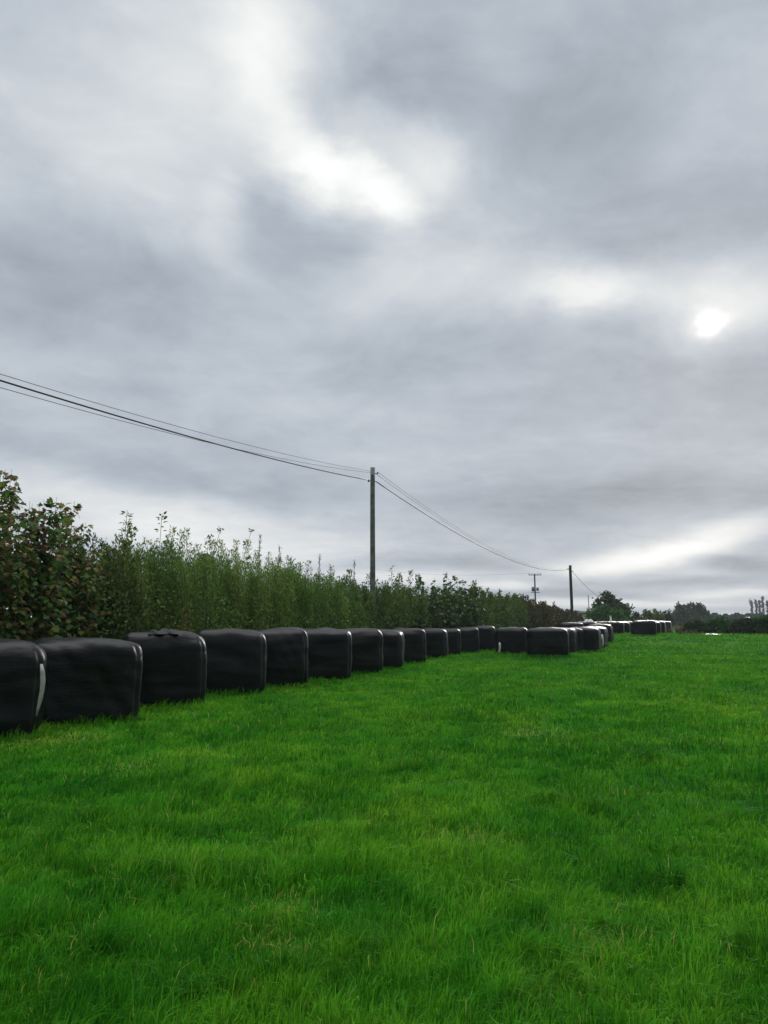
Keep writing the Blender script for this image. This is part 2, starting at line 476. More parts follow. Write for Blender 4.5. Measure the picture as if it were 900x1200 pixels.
ORD = ['first', 'second', 'third', 'fourth', 'fifth', 'sixth', 'seventh', 'eighth', 'ninth', 'tenth', 'eleventh', 'twelfth', 'thirteenth', 'fourteenth']
L_ = lambda i: 'black wrapped bale, %s from the near end of the row under the hedge' % ORD[i]
SPEC = [
    (43, 865, 1.60, 1.30, -2, 1.21, 'nearest black bale with a pale torn strip down its corner'),
    (161, 845, 1.62, 1.25, 3, 1.23, 'broad glossy black bale second from the near end of the row'),
    (238, 828, 1.45, 1.30, 1, 1.215, 'black bale with a loose flap of film on top'),
    (310, 815, 1.50, 1.35, 2, 1.24, L_(3)),
    (358, 807, 1.40, 1.40, -2, 1.25, L_(4)),
    (411, 798.5, 1.45, 1.40, 3, 1.25, L_(5)),
    (447, 790, 1.40, 1.40, 0, 1.26, L_(6)),
    (470, 785, 1.35, 1.40, -4, 1.26, L_(7)),
    (498, 778.5, 1.40, 1.45, 2, 1.25, L_(8)),
    (523, 772, 1.45, 1.45, -3, 1.26, L_(9)),
    (539, 768.5, 1.35, 1.40, 0, 1.25, L_(10)),
    (561, 765.5, 1.45, 1.40, 3, 1.27, L_(11)),
    (580, 763.5, 1.45, 1.35, 0, 1.24, 'black bale mostly hidden behind the one with a white strip at its foot'),
    (618.5, 767.5, 1.56, 1.30, -2, 1.26, 'black bale with a white strip hanging at its lower corner'),
    (665, 770.5, 1.75, 1.30, -3, 1.27, 'wide black bale standing forward of the row where it bends'),
    (673, 767, 1.45, 1.40, -8, 1.22, 'black bale close behind the wide forward one, only its edge showing'),
    (683, 765, 1.45, 1.45, -4, 1.23, 'narrow looking black bale between the forward one and the next corner'),
    (701, 764, 1.60, 1.35, -8, 1.23, 'black bale with a bright shining corner past the bend of the row'),
    (708, 760.5, 1.45, 1.35, -10, 1.21, 'black bale with a white strip on its side past the bend'),
    (715, 754, 1.45, 1.35, -10, 1.21, 'last black bale of the row before the gap in the grass'),
    (684, 745.5, 1.70, 1.40, 0, 1.25, 'far black bale whose pale top alone shows, leftmost of the far stack'),
    (700, 745.3, 1.70, 1.40, 2, 1.28, 'far black bale with a heap of pale film on its top'),
    (716, 745, 1.60, 1.40, -2, 1.27, 'far black bale just behind the gap beside the white post'),
    (730, 743.5, 1.60, 1.40, -6, 1.26, 'far black bale half hidden, left of the dark pair in the far group'),
    (737, 743, 1.60, 1.40, -6, 1.25, 'far black bale seen edge on in the middle of the far group'),
    (745, 742.5, 1.50, 1.40, 0, 1.22, 'dark far bale partly behind the big front one of the far group'),
    (768.5, 745.3, 1.80, 1.35, -4, 1.27, 'big front bale of the far group, standing nearest the open grass'),
    (773.5, 743.6, 1.50, 1.35, -6, 1.24, 'far black bale tucked behind the big front one at its field end'),
    (778.5, 742.7, 1.50, 1.35, -8, 1.25, 'far black bale next to last at the weedy end of the row'),
    (785.5, 742.0, 1.50, 1.35, -10, 1.26, 'last black bale at the far end beside the dry weeds'),
]
BALES = [bale_spec(i, *s) for i, s in enumerate(SPEC)]

def strip(pts, w, name, parent, mat, w2=None):
    """a torn ribbon of film with a little thickness"""
    pts = np.asarray(pts, float); n = len(pts); w = np.broadcast_to(w, (n,))
    off = np.stack([w / 2, np.zeros(n), np.zeros(n)], 1)
    fr = pts + np.array([0, -.006, 0])
    V = np.concatenate([pts - off, pts + off, fr - off, fr + off])
    F_ = []
    for i in range(n - 1):
        a, b, c, d = i, i + n, i + 2 * n, i + 3 * n
        F_ += [[c, d, d + 1, c + 1], [a + 1, b + 1, b, a], [a, c, c + 1, a + 1], [d, b, b + 1, d + 1]]
    F_ += [[0, n, 3 * n, 2 * n], [n - 1, 3 * n - 1, 4 * n - 1, 2 * n - 1]]
    return make_mesh(name, V, [np.array(F_)], mat, parent)

bale_objs = []
for i, (cx, cy, w, l, yaw, h, lab) in enumerate(BALES):
    V, F_ = bale_mesh(w, l, h, 100 + i, 26 if cy < 25 else 16)
    o = make_mesh('wrapped_bale', V, [F_], M['film'], smooth=True)
    o.location = (cx, cy, gh(cx, cy) - .03); o.rotation_euler = (0, 0, yaw)
    tag(o, lab, 'bale', 'black wrapped bales in a long row along the hedge')
    bale_objs.append(o)

def add_strip(i, x, z0, z1, w, lab):
    b = BALES[i]
    zs = np.linspace(z0, z1, 7)
    t = np.linspace(0, 1, 7)
    pts = np.stack([x + .03 * np.sin(t * 4 + i), -b[3] / 2 - .045 - .01 * np.sin(t * 5), zs], 1)
    ww = w * np.array([.55, .95, 1, .9, .85, .6, .25])
    s = strip(pts, ww, 'torn_strip', bale_objs[i], M['grey_film'] if i == 0 else M['white_film'])
    tag(s, lab)
add_strip(0, BALES[0][2] / 2 - .035, 1.0, .34, .062, 'pale torn strip of film hanging down the corner')
add_strip(13, -BALES[13][2] / 2 + .22, .58, .02, .10, 'white strip of film at the foot')
add_strip(18, BALES[18][2] / 2 - .10, .80, .12, .12, 'white strip of film on the side')
# loose flap lying in folds on top of the third bale, and a slack edge across its top
def flap(i, x, y, wx, wy, hz, seed, mat, lab=None, name='film_flap', own=False):
    r = np.random.default_rng(seed); n, m = 22, 12
    u, v = np.meshgrid(np.linspace(-1, 1, n), np.linspace(-1, 1, m), indexing='ij')
    edge = np.clip(1 - np.abs(u) ** 3, 0, 1) * np.clip(1 - np.abs(v) ** 3, 0, 1)
    z = edge * hz * (.55 + .25 * np.sin(u * 7 + v * 3 + r.random() * 6) + .25 * np.sin(u * 3 - v * 6 + r.random() * 6))
    P = np.stack([x + u * wx / 2 + .03 * np.sin(v * 5), y + v * wy / 2 + .03 * np.sin(u * 6), z - .012 ], -1).reshape(-1, 3)
    base = P.copy(); base[:, 2] = -.03
    V = np.concatenate([P, base]); nn = n * m
    F_ = []
    for a in range(n - 1):
        for b in range(m - 1):
            q = [a * m + b, (a + 1) * m + b, (a + 1) * m + b + 1, a * m + b + 1]
            F_ += [q, [k + nn for k in q[::-1]]]
    for a in range(n - 1):
        F_ += [[a * m, a * m + nn, (a + 1) * m + nn, (a + 1) * m], [a * m + m - 1, (a + 1) * m + m - 1, (a + 1) * m + m - 1 + nn, a * m + m - 1 + nn]]
    for b in range(m - 1):
        F_ += [[b, b + 1, b + 1 + nn, b + nn], [(n - 1) * m + b, (n - 1) * m + b + nn, (n - 1) * m + b + 1 + nn, (n - 1) * m + b + 1]]
    top = BALES[i][5] + .012
    V[:, 2] += top
    o = make_mesh(name, V, [np.array(F_)], mat, None if own else bale_objs[i], smooth=True)
    if own:
        b = bale_objs[i]; o.location = b.location; o.rotation_euler = b.rotation_euler
    if lab: tag(o, lab)
    return o
flap(2, -.05, -.40, .50, .42, .10, 3, M['film'], 'loose folded flap of black film')
o = flap(21, .25, -.2, .8, .6, .26, 5, M['white_film'], None, 'film_heap', True)
tag(o, 'heap of pale loose film lying on a far bale before the bushy tree', 'plastic film')

build_grass()

# ------------------------------------------------------------------ leaves
def diamonds(c, a, nrm, L, W, tint):
    n = len(c)
    a = unit(a); b = unit(np.cross(nrm, a)); nn = np.cross(a, b)
    L = np.broadcast_to(L, (n,))[:, None]; W = np.broadcast_to(W, (n,))[:, None]
    V = np.stack([c, c + a * L * .42 + b * W / 2 + nn * W * .12, c + a * L - nn * L * .12, c + a * L * .42 - b * W / 2 + nn * W * .12], 1).reshape(-1, 3)
    return V, (np.arange(n)[:, None] * 4 + np.arange(4)), np.repeat(tint, 4)

LOBE = [(0, 0), (.06, .30), (.30, .46), (.36, .24), (.66, .36), (.70, .16), (1.0, 0), (.70, -.16), (.66, -.36), (.36, -.24), (.30, -.46), (.06, -.30)]
def lobed(c, a, nrm, L, tint):
    n = len(c); a = unit(a); b = unit(np.cross(nrm, a)); nn = np.cross(a, b)
    L = np.broadcast_to(L, (n,))[:, None]
    V = np.stack([c + a * L * p + b * L * 1.15 * q + nn * L * (.10 * abs(q) * 2 - .16 * p * p) for p, q in LOBE], 1).reshape(-1, 3)
    k = len(LOBE)
    return V, (np.arange(n)[:, None] * k + np.arange(k)), np.repeat(tint, k)

def rnd_dir(n):
    return unit(rng.normal(0, 1, (n, 3)))

class Leaves:
    def __init__(s): s.v = []; s.p = []; s.t = []; s.n = 0
    def add(s, V, P, T):
        s.v.append(V); s.p.append(P + s.n); s.t.append(T); s.n += len(V)
    def clear_of_bales(s):
        for i, (v, p) in enumerate(zip(s.v, s.p)):
            k = p.shape[1]; n = len(p); c = v.reshape(n, k, 3)
            m = c.mean(1); bad = np.zeros(n, bool)
            for (cx, cy, w, l, yaw, h, _) in BALES:
                dx, dy = m[:, 0] - cx, m[:, 1] - cy
                a = dx * math.cos(yaw) + dy * math.sin(yaw); b = -dx * math.sin(yaw) + dy * math.cos(yaw)
                bad |= (np.abs(a) < w / 2 + .12) & (b < l / 2 + .15) & (b > -4) & (m[:, 2] < gh(cx, cy) + h + .1)
            s.v[i] = c[~bad].reshape(-1, 3); s.t[i] = s.t[i].reshape(n, k)[~bad].ravel()
            s.p[i] = np.arange((~bad).sum() * k).reshape(-1, k)
        o = 0
        for i, v in enumerate(s.v):
            s.p[i] = s.p[i] + o; o += len(v)
    def build(s, name, mat, parent):
        by = {}
        for p in s.p: by.setdefault(p.shape[1], []).append(p)
        off = np.array(parent.location)
        return make_mesh(name, np.concatenate(s.v) - off, [np.concatenate(p) for p in by.values()], mat, parent, tint=np.concatenate(s.t))

# hedge top measured from the photograph: (px, py) -> height along the hedge
PROF = [(-90, 540), (-40, 548), (0, 578), (20, 590), (60, 604), (100, 622), (140, 636), (190, 642), (240, 652), (300, 660), (360, 673), (400, 682), (436, 688), (462, 690), (478, 686), (495, 685), (525, 687), (550, 694), (580, 698), (610, 703), (640, 710), (665, 718), (690, 726)]
def hedge_Y(px): return 12.1 / (.38 - (px - 450) / F)
PY = np.array([hedge_Y(p[0]) for p in PROF])
PZ = np.array([at(p[0], p[1], hedge_Y(p[0]))[2] for p in PROF])
def hedge_top(Y): return np.interp(Y, PY, PZ)

def hedge_shrub(name, label, cat, px0, px1, mat, kind, dens, nleaf, L, W, fill, hs=(.82, 1.02), tint=(.5, .22), spread=.8, stems=True, lean=.22, tips=.12, fz=(.1, .9), shoots=()):
    Y0, Y1 = hedge_Y(px0), hedge_Y(px1)
    ym = (Y0 + Y1) / 2
    root = thing(name, label, cat, (HX(ym), ym, gh(HX(ym), ym)), group='shrubs grown together into a hedge')
    ln = (Y1 - Y0) * math.hypot(.38, 1)
    sc_ = max(1.0, ym / 22)
    lv = Leaves(); st = MB()
    ns = int(dens * ln / sc_)
    for k in range(ns + len(shoots)):
        Y = rng.uniform(Y0, Y1); t = np.clip(rng.normal(0, .55), -1.2, 1.0) * spread
        b2 = np.array([HX(Y), Y]) + HN * t
        z0 = gh(*b2)
        H = max(.6, (hedge_top(Y) - z0) * rng.uniform(*hs) * (1 - .12 * (t / spread) ** 2))
        if k >= ns:
            spx, spy = shoots[k - ns]; Y = hedge_Y(spx); t = 0; b2 = np.array([HX(Y), Y]); z0 = gh(*b2); H = at(spx, spy, Y)[2] - z0
        elif rng.random() < tips: H *= rng.uniform(1.06, 1.20)
        ln_ = lean * (.15 if k >= ns else 1)
        tip = np.array([b2[0] + rng.normal(0, ln_), b2[1] + rng.normal(0, ln_), z0 + H])
        base = np.array([*b2, z0 - .05])
        q = np.linspace(0, 1, 6)[:, None]
        bend = np.array([rng.normal(0, lean * .5), rng.normal(0, lean * .5), 0])
        pts = base + (tip - base) * q + bend * np.sin(q * math.pi)
        if stems: st.tube(pts, np.linspace(.012, .003, 6) * sc_ ** .5, 4, False)
        m = max(6, int(nleaf / sc_ * H / 3))
        pp = rng.uniform(.10, 1, m) ** .8
        idx = pp * 5; i0 = np.minimum(idx.astype(int), 4); fr = (idx - i0)[:, None]
        c = pts[i0] * (1 - fr) + pts[i0 + 1] * fr
        ang = rng.random(m) * 6.283
        outw = np.stack([np.cos(ang), np.sin(ang), np.zeros(m)], 1)
        side = (1.06 - pp)
        shade = np.clip(rng.normal(tint[0], tint[1], m) + rng.normal(0, .10), 0, 1)
        if kind == 'lobed':
            ext = (.05 + .28 * rng.random(m) * side)[:, None]
            c = c + outw * ext - np.array([0, 0, .05])
            a = outw + np.array([0, 0, -.45]) + rng.normal(0, .25, (m, 3))
            nr = np.array([0, 0, 1.0]) + rng.normal(0, .35, (m, 3))
            lv.add(*lobed(c, a, nr, L * sc_ ** .6 * (.6 + .6 * rng.random(m)), shade))
        else:
            ext = (.02 + .38 * rng.random(m) * side ** .75)[:, None]
            c = c + outw * ext + np.array([0, 0, 1.0]) * ext * .5
            a = outw * .6 + np.array([0, 0, .95]) + rng.normal(0, .35, (m, 3))
            nr = rnd_dir(m)
            s2 = sc_ ** .75
            lv.add(*diamonds(c, a, nr, L * s2 * (.6 + .7 * rng.random(m)), W * s2 * (.7 + .6 * rng.random(m)), shade))
    # twiggy inner growth that closes the hedge lower down
    m = int(fill * ln / sc_)
    Y = rng.uniform(Y0 - .15, Y1 + .15, m); t = np.clip(rng.normal(0, .5, m), -1.2, 1.25) * spread
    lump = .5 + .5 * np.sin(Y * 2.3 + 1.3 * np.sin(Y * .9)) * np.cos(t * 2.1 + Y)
    X = HX(Y) + HN[0] * t; Yy = Y + HN[1] * t
    z0 = ground_h(X, Yy)
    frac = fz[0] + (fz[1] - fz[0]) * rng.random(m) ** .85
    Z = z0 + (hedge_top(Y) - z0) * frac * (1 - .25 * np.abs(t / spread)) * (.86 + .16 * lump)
    c = np.stack([X, Yy, Z], 1)
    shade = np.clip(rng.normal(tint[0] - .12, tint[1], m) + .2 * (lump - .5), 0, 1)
    s2 = sc_ ** .75
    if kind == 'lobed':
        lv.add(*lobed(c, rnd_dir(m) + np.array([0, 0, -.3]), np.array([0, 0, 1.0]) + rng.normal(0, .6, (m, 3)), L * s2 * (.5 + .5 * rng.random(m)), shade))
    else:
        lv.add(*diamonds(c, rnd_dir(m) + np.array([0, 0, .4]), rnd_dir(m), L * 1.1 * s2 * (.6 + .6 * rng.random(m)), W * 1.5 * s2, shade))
    lv.clear_of_bales()
    f = lv.build('foliage', mat, root)
    if stems and ns: st.build('stems', M['stem'], root, origin=root.location)
    return root

hedge_shrub('maple_shrub', 'tall large leaved shrub at the near end of the hedge, turning brown', 'shrub', -90, 88, M['maple'], 'lobed', 16, 110, .125, 0, 1700, tint=(.52, .25), tips=.2, hs=(.72, 1.02), fz=(.1, .86), shoots=[(-8, 546), (4, 550), (12, 566), (30, 590), (58, 583), (66, 590), (44, 600), (96, 612)])
hedge_shrub('mixed_shrub', 'yellow green shrub between the brown large leaved one and the feathery hedge', 'shrub', 84, 150, M['olive'], 'narrow', 28, 280, .080, .042, 4200, tint=(.5, .24), tips=.16)
hedge_shrub('feathery_shrub', 'feathery upright green shrub behind the bale with the loose flap', 'shrub', 146, 238, M['willow'], 'narrow', 36, 370, .078, .025, 5600, tint=(.5, .22), tips=.26)
hedge_shrub('feathery_shrub', 'fresh green feathery shrub behind the fourth and fifth bales', 'shrub', 234, 330, M['willow'], 'narrow', 36, 370, .078, .025, 5600, tint=(.58, .22), tips=.26)
hedge_shrub('feathery_shrub', 'dense dark feathery shrub left of the tall wooden pole', 'shrub', 326, 405, M['willow'], 'narrow', 36, 370, .078, .025, 5600, tint=(.42, .2), tips=.26)
hedge_shrub('leafy_shrub', 'low olive shrub around the foot of the tall wooden pole', 'shrub', 401, 482, M['olive'], 'narrow', 32, 330, .075, .036, 5000, tint=(.40, .2), tips=.16)
hedge_shrub('broadleaf_shrub', 'dark broad leaved shrub with bare topped sprigs right of the pole', 'shrub', 476, 552, M['maple_dark'], 'lobed', 20, 100, .125, 0, 2000, tint=(.45, .25), tips=.28, hs=(.75, 1.08))
hedge_shrub('leafy_shrub', 'olive green shrub behind the bales where the row bends', 'shrub', 540, 606, M['olive'], 'narrow', 30, 330, .085, .044, 4200, tint=(.40, .22), tips=.2, hs=(.75, 1.06))
hedge_shrub('russet_shrub', 'russet brown autumn shrub left of the dark far pole', 'shrub', 600, 645, M['russet'], 'narrow', 20, 330, .09, .05, 1900, tint=(.55, .25), tips=.16)
hedge_shrub('russet_shrub', 'thin brown shrub at the foot of the dark far pole', 'shrub', 641, 676, M['russet'], 'narrow', 16, 300, .09, .05, 1600, tint=(.5, .28), tips=.16)

# tall single stems standing out of the hedge top
def stalk(name, label, px, ptop, Yoff, kind, group=None):
    Y = hedge_Y(px) + Yoff
    p = at(px, ptop, Y); z0 = gh(p[0], Y)
    root = thing(name, label, 'plant', (p[0], Y, z0), group=group)
    H = p[2] - z0
    q = np.linspace(0, 1, 9)[:, None]
    st = MB(); lv = Leaves()
    bend = {'sprig': .04, 'seed': .28, 'spire': .02}[kind]
    base = np.array([p[0] - bend * 1.2, Y, z0 - .03]); tip = p
    pts = base + (tip - base) * q + np.array([bend, 0, 0]) * (q ** 3) + np.array([0, 0, .25 * bend]) * np.sin(q * math.pi)
    st.tube(pts, np.linspace(.012, .005, 9), 5, True)
    if kind == 'sprig':
        for k in range(60):
            pp = rng.uniform(.55, 1.0); i = min(int(pp * 8), 7); c = pts[i] * (1 - (pp * 8 - i)) + pts[i + 1] * (pp * 8 - i)
            a = rng.normal(0, 1, 3) * np.array([1, 1, .3]) + np.array([0, 0, .35])
            lv.add(*diamonds(c[None] + unit(a)[None] * .05, a[None], (np.array([0, 0, 1.0]) + rng.normal(0, .5, 3))[None], .13 * rng.uniform(.7, 1.2), .06, np.array([rng.uniform(.1, .6)])))
        lv.build('foliage', M['olive'], root)
    elif kind == 'seed':
        br = [pts[-1]]
        for k in range(3):
            s0 = pts[6 + k // 2]; e = s0 + np.array([rng.uniform(-.35, .35), rng.uniform(-.1, .1), rng.uniform(.1, .3)])
            st.tube([s0, (s0 + e) / 2 + np.array([0, 0, .04]), e], [.006, .005, .004], 4); br.append(e)
        for e in br:
            m = 18
            c = e + rng.normal(0, .035, (m, 3))
            hd_ = Leaves(); hd_.add(*diamonds(c, rnd_dir(m), rnd_dir(m), .06, .045, rng.random(m) * .6))
            hd_.build('seed_head', M['drystem'], root)
    else:
        m = 120
        pp = rng.uniform(.72, 1, m); i = np.minimum((pp * 8).astype(int), 7); fr = (pp * 8 - i)[:, None]
        c = pts[i] * (1 - fr) + pts[i + 1] * fr + rng.normal(0, .02, (m, 3))
        lv.add(*diamonds(c, rng.normal(0, .4, (m, 3)) + np.array([0, 0, .8]), rnd_dir(m), .06, .02, rng.random(m) * .6))
        lv.build('seed_head', M['drystem'], root)
    st.build('stalk', M['stem'], root, origin=root.location)
stalk('tall_sprig', 'leafy sprig rising alone above the yellow green shrub', 147, 598, 0, 'sprig')
stalk('tall_sprig', 'tallest leafy sprig above the feathery shrub', 188, 602, 0, 'sprig')
stalk('seed_stalk', 'arching stalk with a branched dry seed head above the hedge', 246, 621, 0, 'seed')
stalk('seed_stalk', 'thin arching stalk bent right with a small dry head', 283, 622, .3, 'seed')
stalk('seed_spire', 'thin upright seed spire right of the arching stalks', 304, 627, 0, 'spire')
stalk('seed_spire', 'seed spire above the dense dark shrub', 327, 641, .2, 'spire')
stalk('seed_spire', 'seed spire halfway between the arching stalks and the pole', 374, 650, 0, 'spire')
stalk('seed_spire', 'low seed spire just left of the tall pole', 415, 657, 0, 'spire')
stalk('tall_sprig', 'thin leafy sprig just right of the tall pole', 458, 664, 0, 'sprig')

# yellowing bramble low in the hedge
def small_bush(name, label, cat, c, size, mat, n, L, W, tint=(.5, .25), group=None):
    root = thing(name, label, cat, (c[0], c[1], gh(c[0], c[1])), group=group)
    lv = Leaves(); st = MB()
    for k in range(7):
        e = np.array([c[0] + rng.normal(0, size[0] * .3), c[1] + rng.normal(0, size[1] * .3), gh(*c[:2]) + size[2] * rng.uniform(.6, .95)])
        b = np.array([c[0] + rng.normal(0, .1), c[1] + rng.normal(0, .1), gh(*c[:2]) - .03])
        st.tube([b, (b + e) / 2 + rng.normal(0, .05, 3), e], [.014, .010, .005], 4)
    P = rng.normal(0, .42, (n, 3)); P = P / np.maximum(1, np.linalg.norm(P, axis=1, keepdims=True))
    P[:, 2] = (P[:, 2] + 1) / 2
    lump = .75 + .35 * np.sin(P[:, 0] * 6 + 1) * np.cos(P[:, 1] * 5) 
    cc = np.array([c[0], c[1], gh(*c[:2])]) + P * np.array([size[0], size[1], size[2]]) * np.stack([np.ones(n), np.ones(n), lump], 1)
    lv.add(*diamonds(cc, rnd_dir(n), rnd_dir(n), L * (.6 + .7 * rng.random(n)), W, np.clip(rng.normal(tint[0], tint[1], n), 0, 1)))
    lv.build('foliage', mat, root); st.build('stems', M['stem'], root, origin=root.location)
    return root
Yb = hedge_Y(178) - .2
pb = at(178, 730, Yb)
small_bush('yellowing_bramble', 'yellowing bramble low in the hedge above the bale with the flap', 'bramble', (pb[0] + .75, Yb - .25), (.55, .4, 2.1), M['yellow'], 900, .06, .04)

# ------------------------------------------------------------------ poles and cables
def pole(px, ptop, Y, r0, r1, mat, label, lean=0.0, name='wooden_pole'):
    p = at(px, ptop, Y); z0 = gh(p[0], Y)
    root = thing(name, label, 'pole', (p[0], Y, z0), group='poles along the hedge and beyond')
    H = p[2] - z0
    b = MB()
    q = np.linspace(0, 1, 14)
    pts = np.stack([lean * q + .012 * np.sin(q * 5), 0 * q, -.3 + (H + .3) * q], 1)
    b.tube(pts, r0 + (r1 - r0) * q, 14)
    b.build('post', mat, root, smooth=False)
    return root, p, H
P1, p1, H1 = pole(436.5, 548, 29.6, .115, .090, M['pole'], 'tall grey wooden pole rising from the hedge in mid view', .02)
P2, p2, H2 = pole(668.3, 663, 85, .17, .15, M['dark_pole'], 'dark straight pole at the far end of the hedge')
P3, p3, H3 = pole(626.5, 672, 120, .14, .11, M['pole'], 'far pole with a crossarm and a transformer behind the russet shrub')
P4, p4, H4 = pole(689.5, 697, 130, .085, .06, M['iron'], 'thin pale pole between the dark pole and the bushy tree')
# fittings
b = MB(); b.box((0, -.11, H1 - .30), (.05, .06, .10)); b.box((.13, 0, H1 - .24), (.16, .03, .03)); b.tube([(.20, 0, H1 - .25), (.20, 0, H1 - .17)], [.03, .022], 8); b.build('bracket', M['iron'], P1)
b = MB(); b.tube([(-.14, 0, H1 - .52), (.15, 0, H1 - .56)], [.018, .018], 6); b.tube([(-.15, 0, H1 - .57), (-.15, 0, H1 - .48)], [.03, .03], 8); b.build('cable_clamp', M['iron'], P1)
b = MB(); b.tube([(0, -.105, H1 - 1.05), (0, -.13, H1 - 1.05)], [.03, .03], 8); b.build('bolt', M['iron'], P1)
b = MB(); b.tube([(0, 0, H2 - .02), (0, 0, H2 + .06)], [.17, .13], 12); b.build('cap', M['iron'], P2)
b = MB(); b.box((-.2, 0, H2 - .35), (.25, .06, .06)); b.build('bracket', M['iron'], P2)
b = MB(); b.box((.2, 0, H2 - .6), (.22, .06, .06)); b.build('bracket', M['iron'], P2)
b = MB(); b.box((0, -.18, H3 - .25), (2.0, .10, .11)); b.build('crossarm', M['pole'], P3)
for x in (-.9, -.45, .45, .9):
    b = MB(); b.tube([(x, -.18, H3 - .18), (x, -.18, H3 - .05), (x, -.18, H3 + .08)], [.03, .07, .05], 8); b.build('insulator', M['porcelain'], P3)
b = MB(); b.tube([(-.34, -.25, H3 - 2.8), (-.34, -.25, H3 - 2.1)], [.24, .24], 14); b.tube([(.34, -.25, H3 - 2.7), (.34, -.25, H3 - 2.2)], [.2, .2], 14)
b.box((0, -.22, H3 - 2.95), (1.4, .12, .1)); b.build('transformer', M['iron'], P3)

def cable(A, B, px, py, r, label, px_side=None):
    """a hanging cable between two fixing points, slack enough to pass through the measured point"""
    A = np.asarray(A, float); B = np.asarray(B, float)
    t = np.linspace(0, 1, 400); base = A + (B - A) * t[:, None]
    # horizontal position on the span seen at px
    u = (px - 450) / F
    def err(sag):
        P = base.copy(); P[:, 2] -= 4 * sag * t * (1 - t)
        dz = P[:, 2] - EYE; zc = P[:, 1] * CP + dz * SP
        ok = zc > .5
        X = 450 + F * P[:, 0] / np.where(ok, zc, 1); Yp = 600 - F * (dz * CP - P[:, 1] * SP) / np.where(ok, zc, 1)
        X = np.where(ok, X, 1e9)
        i = np.argmin(np.abs(X - px)); return Yp[i] - py
    lo, hi = 0.0, 6.0
    for _ in range(40):
        m = (lo + hi) / 2
        if err(m) < 0: lo = m
        else: hi = m
    t = np.linspace(0, 1, 60)
    P = A + (B - A) * t[:, None]; P[:, 2] -= 4 * lo * t * (1 - t)
    b = MB(); b.tube(P, r, 6)
    o = b.build('overhead_cable', M['cable'], smooth=True)
    return tag(o, label, 'cable', 'overhead cables between the poles')
dirn = np.array([p2[0] - p1[0], p2[1] - p1[1]])
q0 = np.array([p1[0] - dirn[0] * .98, p1[1] - dirn[1] * .98, 7.6])    # the next pole behind the camera
up = lambda p, dx, dz: np.array([p[0] + dx, p[1], p[2] + dz])
cable(up(q0, 0, -.20), up(p1, -.09, -.14), 0, 439, .006, 'thin upper cable running off to the upper left from the tall pole')
cable(up(q0, 0, -.55), up(p1, -.15, -.50), 0, 445.5, .017, 'thick black cable running off to the left from the tall pole')
cable(up(q0, .5, -.25), up(p1, -.09, -.20), 0, 455, .006, 'lowest thin cable at the left edge of the view')
cable(up(p1, .20, -.17), up(p2, -.2, -.3), 550, 627, .008, 'thin upper cable from the tall pole to the dark far pole')
cable(up(p1, .10, -.22), up(p2, -.2, -.45), 550, 629.5, .008, 'second thin cable just under the upper one towards the dark pole')
cable(up(p1, .15, -.56), up(p2, -.2, -.4), 550, 633, .019, 'thick sagging cable from the tall pole to the dark far pole')
tA = at(712, 703, 109)
cable(up(p2, .2, -.6), tA, 692, 692, .02, 'faint cable dropping from the dark pole towards the bushy tree')
cable(up(p3, -.9, .05), at(430, 665, 175), 540, 674, .012, 'faint power line running left from the crossarm pole')

# ------------------------------------------------------------------ trees
def tree(name, label, px, pbase_Y, ptop, width_px, lobes, mat, n, L, cat='tree', trunk=True, group=None, tint=(.5, .25), shell=.45, z_low=0.25):
    """lobes: (dx, dz, rx, rz) in units of half width / height"""
    Y = pbase_Y; p = at(px, ptop, Y); z0 = gh(p[0], Y); H = p[2] - z0
    R = width_px / 2 / F * Y
    root = thing(name, label, cat, (p[0], Y, z0), group=group)
    lv = Leaves(); tb = MB()
    if trunk:
        tb.tube([(0, 0, -.3), (.02 * H, 0, H * .25), (0, .01 * H, H * .5), (.02 * H, 0, H * .8)], [.045 * H, .034 * H, .022 * H, .008 * H], 8)
    tot = sum(l[2] ** 2 * l[3] for l in lobes) or 1
    for (dx, dz, rx, rz) in lobes:
        m = max(60, int(n * rx ** 2 * rz / tot))
        ctr = np.array([dx * R, rng.uniform(-.35, .35) * R * .7, dz * H])
        if trunk: tb.tube([(0, 0, H * min(.35, dz * .6)), ctr * .6 + np.array([0, 0, H * .12]), ctr], [.016 * H, .011 * H, .004 * H], 5)
        # twig clumps spread through the lobe, leaves around each clump
        nc = max(8, int(m / 22))
        u = rnd_dir(nc) * (shell + (1 - shell) * rng.random((nc, 1)))
        cl = ctr + u * np.array([rx * R, rx * R * .9, rz * H])
        which = rng.integers(0, nc, m)
        c = cl[which] + rng.normal(0, 1, (m, 3)) * np.array([rx * R, rx * R, rz * H]) * .15
        c[:, 2] = np.maximum(c[:, 2], .05)
        ct = rng.normal(0, .12, nc)
        lv.add(*diamonds(c, rnd_dir(m) + np.array([0, 0, -.2]), rnd_dir(m), L * (.6 + .7 * rng.random(m)), L * .62, np.clip(rng.normal(tint[0], tint[1], m) + ct[which], 0, 1)))
    off = np.array(root.location)
    by = [np.concatenate([p_ for p_ in lv.p])]
    make_mesh('crown', np.concatenate(lv.v), by, mat, root, tint=np.concatenate(lv.t))
    if trunk: tb.build('trunk', M['bark'], root)
    return root

